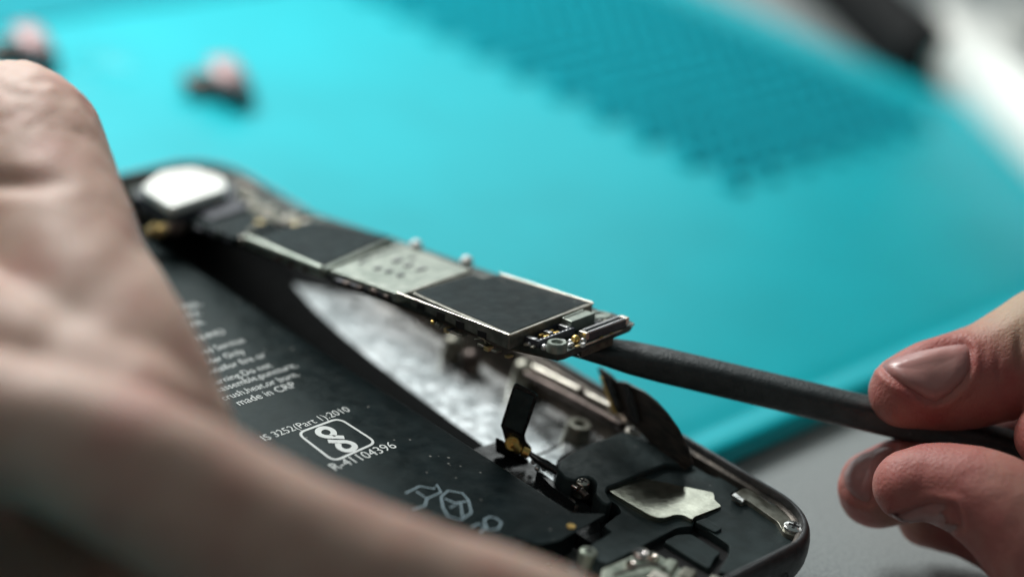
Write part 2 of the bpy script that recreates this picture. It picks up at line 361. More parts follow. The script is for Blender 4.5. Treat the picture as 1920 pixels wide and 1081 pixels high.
# logo: rounded frame with a double loop
LG = lambda X, Y: w(480 + X / 6.757, 740 + Y / 6.757)
fr = round_poly([LG(505, 480), LG(1050, 282), LG(1545, 600), LG(985, 850)], .13, 8)
ce = sum(fr, Vector((0, 0))) / len(fr); fr = [ce + (p - ce) * .965 for p in fr]
mb = MB().ribbon(fr, .034, ZP, True)
def spline(pts, n=8):
    P = [Vector(p) for p in pts]; out = []
    for i in range(len(P) - 1):
        a, b, c, d = P[max(i - 1, 0)], P[i], P[i + 1], P[min(i + 2, len(P) - 1)]
        for k in range(n):
            t = k / n; out.append(.5 * ((2 * b) + (c - a) * t + (2 * a - 5 * b + 4 * c - d) * t * t + (3 * b - a - 3 * c + d) * t ** 3))
    out.append(P[-1]); return out
L1 = [(1118, 535), (1000, 530), (880, 525), (800, 495), (790, 450), (840, 418), (910, 420), (970, 450), (985, 490), (960, 512)]
L2 = [(912, 585), (1030, 590), (1140, 592), (1220, 615), (1252, 655), (1210, 695), (1130, 702), (1060, 670), (1040, 630), (1050, 612)]
mb.ribbon(spline([LG(*p).to_2d() for p in L1]), .075, ZP + .001)
mb.ribbon(spline([LG(*p).to_2d() for p in L2]), .075, ZP + .0015)
pp(mb, 'emblem', M['print'], bp)
# outlined recycling icons near the battery's end
mb = MB()
G = lambda X, Y: w(600 + X / 2.995, 720 + Y / 2.995).to_2d()
for ln in ([(480, 610), (560, 570), (640, 585), (655, 560), (680, 605), (600, 640), (540, 600)], [(600, 640), (590, 680), (520, 700)],
           [(680, 630), (720, 595), (800, 610), (835, 650), (850, 720), (790, 760), (720, 740), (690, 690), (680, 630)], [(700, 640), (760, 665), (825, 655)], [(730, 690), (790, 665), (800, 740)],
           [(920, 760), (950, 742), (990, 750), (1020, 775), (1000, 810), (940, 815), (920, 760)], [(850, 800), (890, 780), (930, 800), (900, 830)]):
    mb.ribbon([G(*p) for p in ln], .022, ZP)
pp(mb, 'icon', M['printblue'], bp)

# flex along the battery edge, with its small lettering
fx = pp(MB().prism([(4.23, -9.95)] + [on_z(x, y, .62) for x, y in ((940, 824), (992, 864), (1036, 899), (1092, 937), (1128, 965))] + [(4.23, -12.3)], ZF + .01, .62), 'edge_flex', M['gloss'], bevel=.012)
A = lambda X, Y, z=.80: on_z(920 + X / 8, 800 + Y / 8, z)
mb = MB().prism(round_poly([A(700, 560), A(850, 640), A(960, 740), A(1000, 800), A(1300, 1020), A(1290, 1060), A(930, 800)], .03), .5, .72)
pp(mb, 'flex_step', M['gloss'], fx, bevel=.01)
lp, rpnt = on_z(920 + 730 / 8, 800 + 740 / 8, .63), on_z(920 + 1200 / 8, 800 + 1060 / 8, .63)
o = text('A-8C0C J', lp, rpnt, None, M['printdim'], 'lettering', fx, .626)
for X, Y in ((700, 620), (800, 620), (640, 520)): pp(MB().ball(A(X, Y, .73), .035), 'solder_dot', M['solder'], fx, smooth=True)
pp(MB().tube([A(600, 410, .82), A(720, 500, .8), A(820, 560, .78), A(960, 640, .75), A(1130, 790, .72)], [.035, .05, .06, .05, .03], 10), 'coax_lead', M['gloss'], fx, smooth=True)
pp(MB().tube([A(1160, 830, .78), A(1310, 930, .78)], .04), 'contact_spring', M['iris'], fx, smooth=True)
pp(MB().tube([A(1290, 870, .8), A(1390, 940, .79)], .03), 'contact_spring', M['iris'], fx, smooth=True)
pp(MB().tube([A(1360, 960, .77), A(1450, 1050, .76)], .045), 'contact_spring', M['bronze'], fx, smooth=True)

# standing black tab with the gold coaxial connector
tn = (.75, .6, -.12); P0 = on_z(960, 838, .8)
def sheet_on(pix, p0, n, thick):
    n = Vector(n).normalized(); pts = [on_plane(x, y, p0, n) for x, y in pix]; k = len(pts)
    v = [p - n * thick / 2 for p in pts] + [p + n * thick / 2 for p in pts]
    f = [tuple(range(k))[::-1], tuple(range(k, 2 * k))] + [(i, (i + 1) % k, (i + 1) % k + k, i + k) for i in range(k)]
    return MB().add(v, f)
tab = [(950, 838), (942, 806), (939, 797), (943, 783), (962, 724), (965, 718), (970, 718), (1003, 735), (1008, 741), (1007, 748), (984, 815), (986, 826), (996, 838), (997, 846), (990, 858)]
tb_ = pp(sheet_on(tab, P0, tn, .035), 'standing_tab', M['gloss'], bevel=.012)
pp(sheet_on([(945, 797), (966, 727), (1001, 744), (979, 813)], Vector(P0) - Vector(tn) * .027, tn, .02), 'foam_pad', M['plastic'], tb_, bevel=.008)
g1, g2, g3 = on_plane(960, 831, Vector(P0) - Vector(tn) * .07, tn), on_plane(972, 842, Vector(P0) - Vector(tn) * .07, tn), on_plane(991, 850, Vector(P0) - Vector(tn) * .07, tn)
mb = MB().lathe((0, 0, 0), [(.001, -.03), (.085, -.03), (.092, -.015), (.092, .03), (.08, .045), (.06, .045), (.05, .03), (.03, .03), (.022, .042), (.001, .044)], 24)
q = Vector((-.62, -.62, .48)).to_track_quat('Z', 'Y')
mb.v = [tuple(q @ Vector(p) + g1) for p in mb.v]
mb.tube([g1, g2, g2.lerp(g3, .25)], [.07, .065, .05], 14).tube([g2.lerp(g3, .35), g3], .062, 14)
pp(mb, 'coaxial_connector', M['gold'], tb_, smooth=True)
pp(sheet_on([(929, 822), (931, 821), (944, 827), (952, 838), (990, 862), (994, 878), (930, 845)], P0, (.78, .5, .35), .03), 'tab_base', M['gloss'], tb_, bevel=.01)

# exposed tray details beside the battery
def boss(px, py, z, r, m='bronze', hole=True, z0=ZF):
    c = on_z(px, py, z); prof = [(r * 1.15, z0 - z), (r, -.02), (r * .93, 0)]
    prof += [(r * .5, 0), (r * .45, -.06), (.001, -.06)] if hole else [(r * .5, .04), (.001, .05)]
    return pp(MB().lathe(c, prof, 28), 'screw_boss', M[m], smooth=True)
boss(1086, 793, .72, .16, 'olive'); boss(886, 664, .66, .12, hole=False); boss(852, 636, .70, .13, 'olive', hole=False); boss(985, 682, .80, .13, 'olive', False)
xw = lambda x, y, X: on_plane(x, y, (X, 0, 0), (1, 0, 0))
pp(MB().tube([xw(985, 700, 6.33), xw(1060, 740, 6.33), xw(1130, 778, 6.33), xw(1165, 798, 6.33)], [.045, .06, .06, .05]), 'side_bracket', M['bronze'], smooth=True)
pp(MB().tube([xw(1000, 688, 6.42), xw(1085, 731, 6.42)], .04), 'antenna_bar', M['steelwarm'], smooth=True)
pp(MB().tube([xw(1098, 738, 6.42), xw(1145, 762, 6.42)], .036), 'antenna_bar', M['steelwarm'], smooth=True)
pp(MB().tube([on_z(1140, 765, .86), on_z(1162, 778, .86), on_z(1190, 790, .86)], [.05, .075, .07], 14).tube([on_z(1168, 785, .9), on_z(1186, 782, .9)], .06), 'spring_pin', M['steelwarm'], smooth=True)
pp(MB().tube([on_z(1165, 790, .70), on_z(1240, 828, .72)], .13), 'side_bracket', M['bronze'], smooth=True)
# grey dock flex plate with dark border line
pl = [on_z(920 + X / 8, 800 + Y / 8, .50) for X, Y in ((680, 430), (860, 360), (1290, 140), (1560, 60), (1560, 200), (1330, 320), (1060, 430), (960, 600), (900, 540), (780, 470))]
pp(MB().prism(pl, ZF, .50), 'flex_plate', M['tray'], bevel=.01)
pp(MB().ribbon([p.to_2d() for p in pl[:4]], .035, .503), 'adhesive_line', M['dark'])

# speaker module: body, raised cover, metal plate, cover blocks, screws
Z4 = lambda X, Y, z: on_z(1080 + X / 3.848, 800 + Y / 3.848, z)
ZS = .80
body = [(1110, 900), (1050, 880), (1045, 862), (1092, 838), (1185, 805), (1262, 838), (1290, 866), (1340, 890), (1380, 912), (1372, 930), (1394, 942), (1404, 938), (1462, 980), (1470, 995), (1494, 1006), (1452, 1034), (1370, 1076), (1300, 1112), (1190, 1085), (1170, 1060), (1132, 1052), (1108, 1040), (1148, 1008), (1132, 986), (1160, 962)]
sp_ = pp(MB().prism([on_z(x, y, .70) for x, y in body], ZF, .70), 'speaker_module', M['dark'])
cover = [(1058, 893), (1046, 878), (1048, 864), (1062, 853), (1080, 843), (1094, 839), (1100, 832), (1182, 803), (1196, 806), (1240, 822), (1285, 850), (1302, 866), (1288, 872), (1250, 868), (1205, 885), (1160, 905), (1140, 912), (1137, 922), (1150, 940), (1140, 945), (1128, 940), (1116, 925), (1119, 905), (1108, 893), (1090, 893), (1078, 900)]
pp(MB().prism(round_poly([on_z(x, y, .88) for x, y in cover], .05), .6, .88), 'cover', M['plastic'], sp_, bevel=.03, segs=3)
flexL = [Z4(X, Y, ZS) for X, Y in ((150, 480), (235, 420), (560, 262), (690, 262), (790, 322), (830, 268), (940, 335), (1000, 362), (1080, 362), (1190, 440), (1110, 480), (1135, 520), (1215, 555), (1262, 545), (1470, 692), (1505, 760), (1590, 790), (1600, 830), (1420, 910), (1220, 1000), (1120, 1060), (1030, 1040), (1110, 905), (1110, 850), (890, 705), (858, 660), (845, 712), (740, 722), (640, 770), (380, 905), (225, 985), (120, 940), (105, 850), (265, 755), (200, 712), (330, 615), (300, 560))]
pp(MB().prism(round_poly(flexL, .04), .62, ZS), 'flex_cover', M['plastic'], sp_, bevel=.018, segs=3)
blk = [Z4(X, Y, ZS - .03) for X, Y in ((635, 822), (730, 772), (830, 768), (1050, 905), (1000, 945), (965, 1020), (900, 985))]
pp(MB().prism(round_poly(blk, .05), .5, ZS - .03), 'cover_block', M['plastic'], sp_, bevel=.03, segs=3)
rdg = [Z4(X, Y, ZS + .05) for X, Y in ((862, 668), (940, 640), (1060, 720), (1010, 745))]
pp(MB().prism(round_poly(rdg, .03), ZS - .05, ZS + .03), 'latch', M['plastic'], sp_, bevel=.015)
plate = [Z4(X, Y, ZS + .02) for X, Y in ((230, 445), (300, 400), (540, 280), (640, 268), (700, 290), (985, 450), (1003, 480), (1000, 520), (1055, 572), (850, 665), (838, 690), (770, 652), (710, 650), (640, 678), (580, 680), (520, 655), (260, 490), (235, 465))]
mb = MB().prism(round_poly(plate, .05), ZS - .045, ZS + .03); pc_ = sum(plate, Vector()) / len(plate)
mb.v = [(x, y, z - .075 * ((x - pc_.x) * .79 + (y - pc_.y) * .61)) for x, y, z in mb.v]
pp(mb, 'metal_plate', M['plate'], sp_, bevel=.006)
for X, Y in ((480, 30), (160, 245), (290, 240), (50, 330), (15, 210)): pass
# corner shelf of the housing with its pocket
cs = [Z4(X, Y, .86) for X, Y in ((1120, 485), (1205, 440), (1310, 440), (1440, 490), (1560, 590), (1640, 670), (1655, 720), (1600, 790), (1500, 760), (1455, 680), (1260, 540), (1225, 522), (1205, 542))]
ck = pp(MB().prism(round_poly(cs, .04), ZF, .86), 'corner_shelf', M['olive'], hz, bevel=.015)
pk = [Z4(X, Y, .87) for X, Y in ((1320, 490), (1350, 478), (1460, 540), (1440, 562), (1410, 555))]
pp(MB().prism(pk, .85, .868), 'pocket', M['chrome'], ck, bevel=.004)
pp(MB().ribbon([Z4(X, Y, .872).to_2d() for X, Y in ((1350, 478), (1440, 545), (1455, 520))], .018, .872), 'pocket_rim', M['dark'], ck)
pp(MB().prism([Z4(X, Y, .885) for X, Y in ((1122, 488), (1150, 470), (1215, 520), (1205, 540))], .84, .885), 'contact_leaf', M['chrome'], ck, bevel=.006)

def screw(px, py, z, r, m='chrome', parent=ph, name='screw_head', tilt=0):
    c = on_z(px, py, z)
    mb = MB().lathe(c, [(r * .96, -.2), (r, -.02), (r * .97, -.005), (r * .8, .006), (.001, .012)], 28)
    o = pp(mb, name, M[m], parent, smooth=True)
    cr = MB()
    for a in (0.4, 0.4 + math.pi / 2):
        d = Vector((math.cos(a), math.sin(a))); cr.obox(c, d, Vector((-d.y, d.x)), r * .55, r * .13, c.z + .004, c.z + .0145)
    pp(cr, 'cross_slot', M['dark'], o)
    return o
screw(1489, 985, .90, .125); screw(1093, 901, .86, .09, 'steelwarm'); screw(1187, 806, .89, .10, 'steelwarm'); screw(1104, 1032, .83, .105, 'greenboard')
for px_, py_ in ((1085, 841), (1120, 865), (1123, 858), (1082, 975)): pass
# dock connector corner: pale flex with shiny lumps
dk = pp(MB().prism([on_z(x, y, .80) for x, y in ((1130, 1062), (1188, 1036), (1225, 1028), (1300, 1075), (1330, 1100), (1200, 1150), (1120, 1120))], ZF, .78), 'dock_flex', M['greenboard'], bevel=.02)
for x, y, r in ((1202, 1040, .11), (1222, 1046, .08), (1182, 1060, .06)): pp(MB().lathe(on_z(x, y, .78), [(r, -.06), (r, .03), (r * .7, .06), (r * .4, .055), (.001, .03)], 18), 'solder_lump', M['iris'], dk, smooth=True)
for x, y, hx, hy, m_ in ((1256, 1058, .16, .07, 'greenboard'), (1290, 1072, .12, .09, 'olive'), (1238, 1078, .10, .12, 'steelwarm'), (1268, 1096, .2, .07, 'greenboard'), (1345, 1088, .12, .1, 'olive')):
    c_ = on_z(x, y, .83); pp(MB().obox(c_, (.93, .37), (-.37, .93), hx, hy, .7, .83), 'socket_clip', M[m_], dk, bevel=.035, segs=3)
pp(MB().tube([on_z(1150, 1078, .84), on_z(1190, 1062, .85), on_z(1225, 1056, .85), on_z(1250, 1066, .83)], .02), 'lead', M['bronze'], dk, smooth=True)

# curved black flex standing up behind the speaker, with its ribbed contact
curve_px = [(1121, 690), (1126, 688), (1146, 702), (1157, 713), (1174, 715), (1190, 724), (1210, 734), (1232, 752), (1252, 774), (1272, 802), (1285, 828), (1294, 850), (1300, 868), (1288, 880), (1258, 866), (1236, 846), (1215, 824), (1190, 800), (1165, 775), (1143, 742)]
n = Vector((1, -.12, .10))
mb = sheet_on(curve_px, (6.28, -11.2, 1.1), n, .03)
cf = pp(mb, 'curved_flex', M['brownfilm'], bevel=.01)
pp(sheet_on([(1170, 716), (1180, 719), (1195, 768), (1200, 792), (1188, 792), (1178, 764)], (6.24, -11.2, 1.1), n, .012), 'fold', M['gloss'], cf)
pp(sheet_on([(1124, 704), (1134, 712), (1152, 764), (1160, 772), (1152, 776), (1146, 764)], (6.24, -11.2, 1.1), n, .02), 'contact_strip', M['gold'], cf, bevel=.004)
pp(sheet_on([(1129, 704), (1146, 706), (1162, 760), (1164, 776), (1156, 772), (1142, 738)], (6.235, -11.2, 1.1), n, .02), 'contact_strip', M['gloss'], cf)

# ------------------------------------------------------------------ logic board (lifted, hinged at its far end)
SL = .1857
BO = Vector((4.65, -3, .9)); TH = math.atan(SL)
lb = empty('logic_board', BO, (-TH, 0, 0))
tag(lb, 'long narrow circuit board with metal shields lifted at an angle out of the phone', 'circuit board')
BM = Matrix.Translation(BO) @ Matrix.Rotation(-TH, 4, 'X'); BI = BM.inverted(); BN = np.array((BM.to_3x3() @ Vector((0, 0, 1)))[:])
def b(px, py, h=0.0): return BI @ on_plane(px, py, BM @ Vector((0, 0, h)), BN)
def bp2(pix, h): return [b(x, y, h).to_2d() for x, y in pix]
B4 = lambda X, Y, h: b(960 + X / 7.385, 560 + Y / 7.385, h)
Bz = lambda X, Y, h: b(700 + X / 3.379, 440 + Y / 3.379, h)
H1 = 0.0   # top face of the board sheet
edge = [(235, 352), (262, 338), (330, 305), (420, 322), (470, 350), (600, 402), (735, 445), (885, 497), (1110, 575), (1128, 583), (1150, 586), (1187, 603), (1181, 610), (1112, 637), (1060, 661), (1045, 665), (1016, 655), (977, 645), (955, 640), (760, 565), (610, 512), (470, 460), (330, 408), (270, 400)]
pc = MB().prism(bp2(edge, H1), -.085, 0).build('circuit_sheet', M['pcb'], lb, bevel=.012)
# underside layer and edge parts
MB().prism(bp2([(1150, 640), (1090, 664), (1078, 655), (1040, 668), (960, 650), (760, 575), (620, 525), (640, 515), (900, 560), (1146, 618)], -.14), -.19, -.087).build('underside_shield', M['pcbedge'], lb, bevel=.015)

def can(pix, h0, h1, m, name='shield_can', bev=.012, r=.03):
    return MB().prism(round_poly(bp2(pix, h1), r), h0, h1).build(name, M[m], lb, bevel=bev)
# nearest shield with black thermal pad
s1 = can([(772, 548), (955, 630), (1112, 568), (1108, 564), (936, 513), (905, 519), (886, 512)], .0, .17, 'darkcan')
MB().prism(round_poly(bp2([(778, 547), (956, 623), (1102, 566), (934, 515), (904, 521), (886, 514)], .178), .02), .168, .178).build('thermal_pad', M['pad'], s1, bevel=.003)
rim = MB()
for a_, b_ in (((745, 549), (955, 628)), ((957, 628), (1112, 569)), ((1112, 568), (938, 513))):
    p, q = b(*a_, .18), b(*b_, .18); rim.tube([p, p.lerp(q, .5), q], .012, 8)
rim.build('folded_lip', M['steelwarm'], s1, smooth=True)
# side skirt windows
for X, Y in ((310, 525), (440, 555), (563, 592), (700, 632)):
    tt = (700 + X / 3.379 - 772) / (955 - 772); e0, e1 = b(772, 548, .17), b(955, 630, .17); c = e0.lerp(e1, tt)
    MB().box((c.x - .012, c.y - .07, .004), (c.x + .03, c.y + .07, .085)).build('side_window', M['dark'], s1)
# shields / chips further up the board
s2 = can([(618, 505), (745, 550), (768, 548), (884, 507), (868, 500), (752, 455)], 0, .12, 'palecan')
for X, Y, rx, ry in ((660, 375, .05, .03), (765, 405, .05, .03), (880, 440, .05, .03), (850, 300, .07, .04), (960, 345, .07, .03), (1080, 385, .08, .03), (1000, 270, .04, .03), (500, 320, .03, .02)):
    c = b(580 + X / 5.147, 430 + Y / 5.147, .125); MB().box((c.x - rx, c.y - ry, .115), (c.x + rx, c.y + ry, .135)).build('chip', M['conn'], s2, bevel=.005)
p, q = b(766, 549, .14), b(886, 506, .14); MB().tube([p, q], .022, 8).build('folded_lip', M['steelwarm'], s2, smooth=True)
p, q = b(676, 488, .13), b(785, 452, .13); MB().tube([p, q], .01, 8).build('seam', M['chrome'], s2, smooth=True)
s3 = can([(468, 446), (606, 506), (738, 446), (600, 415), (585, 416)], 0, .13, 'palecan')
MB().prism(round_poly(bp2([(476, 440), (604, 498), (735, 443), (601, 414), (588, 413)], .145), .03), .12, .145).build('thermal_pad', M['pad'], s3, bevel=.004)
p, q = b(462, 447, .12), b(604, 505, .12); MB().tube([p, q], .05, 10).build('folded_lip', M['palecan'], s3, smooth=True)
for x, y in ((780, 461), (875, 491)):
    MB().ball(b(x, y, .14), .085).build('glint_ball', M['ceramic'], lb, smooth=True)  # added white balls standing in for bright glints off the metal edges
# component clutter on the far part and along the near edge
def clutter(name, m, spots, sx, sy, h):
    for x, y in spots:
        c = b(x, y, h); a, e = sx * R_.uniform(.8, 1.3), sy * R_.uniform(.8, 1.3)
        MB().box((c.x - a, c.y - e, 0), (c.x + a, c.y + e, h * R_.uniform(.8, 1.1))).build(name, M[m], lb, bevel=.01)
clutter('capacitor', 'steelwarm', [(480, 378), (500, 388), (470, 368), (520, 396), (545, 402), (575, 412), (505, 400), (530, 410), (440, 428), (410, 420), (455, 440), (390, 412)], .07, .05, .10)
clutter('capacitor', 'olive', [(490, 398), (515, 408), (475, 385), (555, 414), (420, 432), (398, 424), (375, 415), (462, 362), (450, 350)], .08, .06, .09)
clutter('resistor', 'conn', [(640, 523), (665, 530), (690, 536), (715, 545), (735, 552), (430, 445), (400, 433), (375, 425), (625, 512)], .05, .06, .06)
clutter('resistor', 'bronze', [(650, 528), (675, 535), (702, 543), (725, 551), (520, 480), (545, 490), (575, 500)], .03, .04, .07)
for x, y, h, r in ((716, 531, .06, .045), (722, 526, .05, .03), (811, 604, -.05, .026)): MB().ball(b(x, y, h), r).build('gold_joint', M['gold'], lb, smooth=True)
RR = random.Random(3)
far = [(RR.uniform(330, 600), 0) for _ in range(70)]
for x, _ in far:
    t_ = (x - 330) / 270; yt, yb = 325 + 80 * t_, 412 + 60 * t_
    y = RR.uniform(yt + 6, yb - 4)
    c = b(x, y, .05); a, e = RR.uniform(.02, .05), RR.uniform(.025, .07); h = RR.uniform(.04, .12)
    k = RR.choice(['steelwarm', 'olive', 'conn', 'bronze', 'brass', 'palecan', 'darkcan'])
    MB().box((c.x - a, c.y - e, 0), (c.x + a, c.y + e, h)).build('capacitor', M[k], lb, bevel=.008)
for q in range(34):   # row of tiny parts along the near long edge
    t_ = (q + RR.uniform(-.3, .3)) / 33; x, y = 345 + (765 - 345) * t_, 419 + (566 - 419) * t_
    c = b(x, y - 5, .0); a, e, h = RR.uniform(.025, .04), RR.uniform(.03, .06), RR.uniform(.04, .08)
    MB().box((c.x - a, c.y - e, 0), (c.x + a, c.y + e, h)).build('resistor', M[RR.choice(['steelwarm', 'conn', 'bronze', 'olive', 'brass'])], lb, bevel=.006)
e0, e1 = b(772, 548, .17), b(955, 630, .17)
for q in range(14):   # small parts hanging along the underside of the near edge
    c = e0.lerp(e1, RR.uniform(.02, .98)); a, h = RR.uniform(.025, .06), RR.uniform(.02, .06)
    MB().box((c.x + .005, c.y - a, -.095 - h), (c.x + .1, c.y + a, -.09)).build('capacitor', M[RR.choice(['steelwarm', 'brass', 'bronze', 'conn', 'olive'])], lb, bevel=.008)
e0, e1 = b(345, 417, -.04), b(955, 641, -.04)
MB().tube([e0, e0.lerp(e1, .33), e0.lerp(e1, .66), e1], .014, 6).build('copper_edge', M['bronze'], lb, smooth=True)
can([(335, 402), (440, 446), (520, 420), (440, 385), (400, 382)], 0, .10, 'pad', 'chip_package')
can([(350, 392), (398, 410), (470, 385), (440, 368)], 0, .14, 'conn', 'chip_package')
# far end: bright camera shield on a dark base, brass edge contacts
cb = can([(250, 362), (330, 405), (440, 368), (445, 350), (375, 320), (290, 330)], 0, .20, 'conn', 'camera_base', .03, .1)
MB().prism(round_poly(bp2([(264, 350), (322, 388), (425, 352), (420, 332), (362, 314), (300, 322)], .34), .12), .2, .34).build('camera_shield', M['toolwhite'], cb, bevel=.05, segs=3)
for k, (x, y) in enumerate(((285, 432), (302, 432), (318, 431), (334, 430))):
    c = b(x, y, 0); MB().tube([c + Vector((-.04, .03, -.05)), c + Vector((.06, -.05, .06))], .075).build('edge_contact', M['brass' if k < 2 else 'bronze'], lb, smooth=True)
# near end: screening block, pads, two sockets, standoff
can([(1048, 592), (1072, 603), (1117, 586), (1085, 577)], .01, .15, 'palecan', 'screening_block', .012, .02)
def socket(c4, h, wall, pins, m):
    P = [p.to_2d() for p in c4]; cen = sum(P, Vector((0, 0))) / 4; P = [cen + (p - cen) for p in P]
    u = (P[1] - P[0] + P[2] - P[3]); Lu = u.length / 2; u.normalize(); v = Vector((-u.y, u.x)); Lv = abs((P[3] - P[0]).dot(v) + (P[2] - P[1]).dot(v)) / 2
    hx, hy = Lu / 2, Lv / 2
    body = MB()
    for s in (-1, 1):
        body.obox(cen + v * s * (hy - wall / 2), u, v, hx, wall / 2, .005, h)
        body.obox(cen + u * s * (hx - wall * .7), u, v, wall * .7, hy - wall, .005, h)
    body.obox(cen, u, v, hx - wall, hy - wall, .004, h * .35)
    o = body.build('socket', M[m], lb, bevel=.008)
    return o, cen, u, v, hx, hy
so, cen, u, v, hx, hy = socket([B4(920, 450, .11), B4(1060, 475, .11), B4(1615, 262, .11), B4(1500, 235, .11)][0:1] + [B4(1500, 235, .11), B4(1615, 262, .11), B4(1060, 475, .11)], .115, .028, 20, 'conn')
pn = MB()
for k in range(22):
    tt = -hx + .06 + (2 * hx - .12) * k / 21
    pn.obox(cen + u * tt + v * (hy - .014), u, v, .007, .02, .10, .122).obox(cen + u * tt - v * (hy - .014), u, v, .007, .02, .10, .122)
pn.build('pin_row', M['solder'], so)
for s_ in (1, -1): MB().obox(cen + u * s_ * (hx - .01), u, v, .03, hy + .004, .03, .118).build('end_clip', M['steelwarm'], so, bevel=.006)
so, cen, u, v, hx, hy = socket([B4(130, 500, .09), B4(640, 320, .09), B4(870, 400, .09), B4(370, 590, .09)], .09, .045, 6, 'conn')
wp = MB()
for tx, ty in ((-.28, .25), (-.25, -.3), (.28, .3), (.3, -.3)): MB().obox(cen + u * tx * hx + v * ty * hy, u, v, .04, .022, .03, .075).build('gold_pin', M['gold'], so, bevel=.008)
for tx in (0, -.9, .88): wp.obox(cen + u * tx * hx, u, v, .03, .05 if tx == 0 else hy * .5, .04, .094)
for k in range(9): wp.obox(cen + u * hx * (-.8 + k * .2) + v * (hy - .01), u, v, .012, .012, .07, .096).obox(cen + u * hx * (-.8 + k * .2) - v * (hy - .02), u, v, .012, .012, .07, .096)
wp.build('pin_row', M['solder'], so, bevel=.006)
c = B4(625, 605, .10)
MB().lathe((c.x, c.y, 0), [(.125, 0), (.118, .10), (.108, .112), (.075, .112), (.065, .10), (.062, .02)], 32).build('standoff', M['palecan'], lb, smooth=True)
MB().lathe((c.x, c.y, .03), [(.062, 0), (.001, 0)], 24).build('bore', M['dark'], lb)
c = B4(1220, 215, .012)
MB().lathe((c.x, c.y, 0), [(.13, .001), (.125, .014), (.085, .014), (.08, .004)], 28).build('screw_pad', M['palecan'], lb, smooth=True)
MB().prism(bp2([(1116, 597), (1147, 591), (1140, 585), (1117, 590)], .012), .001, .012).build('ground_pad', M['palecan'], lb)
MB().ball(B4(880, 560, .05), .055).build('gold_joint', M['gold'], lb, smooth=True)
for X, Y, r in ((810, 600, .04), (960, 540, .05), (990, 580, .04), (800, 650, .035), (450, 675, .045), (530, 705, .04), (240, 625, .03), (1220, 300, .02)):
    MB().ball(B4(X, Y, .015), r, 6).build('solder_joint', M['solder'], lb, smooth=True)
for X, Y, a, e, h, m_ in ((830, 600, .05, .02, .03, 'ceramic'), (700, 565, .03, .03, .04, 'solder'), (905, 640, .04, .02, .02, 'brass'), (985, 610, .03, .02, .05, 'ceramic'), (560, 690, .03, .02, .03, 'solder'), (300, 650, .04, .02, .02, 'olive'), (200, 600, .03, .02, .04, 'steelwarm'), (1000, 520, .02, .03, .05, 'solder'), (1180, 330, .03, .04, .05, 'conn'), (1300, 290, .03, .03, .05, 'olive'), (600, 440, .02, .02, .03, 'ceramic'), (1240, 520, .03, .015, .02, 'brass'), (1380, 465, .03, .015, .02, 'brass')):
    c = B4(X, Y, h); MB().obox(c, (.985, .17), (-.17, .985), a, e, .001, h).build('capacitor', M[m_], lb, bevel=.005)
sq = [B4(X, Y, .0) for X, Y in ((755, 700), (1120, 570), (1430, 440), (1680, 330))]
MB().tube([p + Vector((0, 0, -.02)) for p in sq], .02, 8).build('board_edge', M['steelwarm'], lb, smooth=True)
MB().tube([Bz(660, 640, -.02), Bz(700, 660, -.05), Bz(712, 690, -.1), Bz(705, 730, -.16)], [.008, .01, .012, .006], 6).build('lint_fibre', M['lint'], lb, smooth=True)
MB().tube([Bz(640, 660, -.04), Bz(690, 655, -.05), Bz(740, 690, -.1)], .004, 5).build('lint_fibre', M['lint'], lb, smooth=True)

# ------------------------------------------------------------------ pry stick
st0, st1 = at(1095, 645, 27.6), at(1700, 788, 27.8)
ax = (st1 - st0).normalized()
st2 = st0 + ax * 11
pts = []; rs = []
so_ = empty('pry_stick', st0); tag(so_, 'matt black plastic pry stick held under the lifted board end', 'pry tool')
side = ax.cross(Vector((0, 0, 1))).normalized(); upv = side.cross(ax).normalized()
v = []; f = []; NS = 32
def section(w, h):
    out = []
    for k in range(NS):
        a = 2 * math.pi * (k + .5) / NS; c, d = math.cos(a), math.sin(a); e = 2 / 3.6
        out.append((w * math.copysign(abs(c) ** e, c), h * math.copysign(abs(d) ** e, d)))
    return out
prof = [(-.9, .22, .03), (-.3, .23, .07), (.25, .225, .12), (.6, .22, .165), (1.0, .21, .185), (1.5, .20, .19), (3, .20, .192), (11, .21, .20)]
for s_, w_, h_ in prof:
    for x, y in section(w_, h_): v.append(ax * s_ + side * x + upv * (y - .03))
for i in range(len(prof) - 1):
    for k in range(NS): f.append((i * NS + k, i * NS + (k + 1) % NS, (i + 1) * NS + (k + 1) % NS, (i + 1) * NS + k))
f += [tuple(range(NS)), tuple((len(prof) - 1) * NS + k for k in range(NS))]
MB().add(v, f).build('stick', M['stick'], so_, smooth=True)

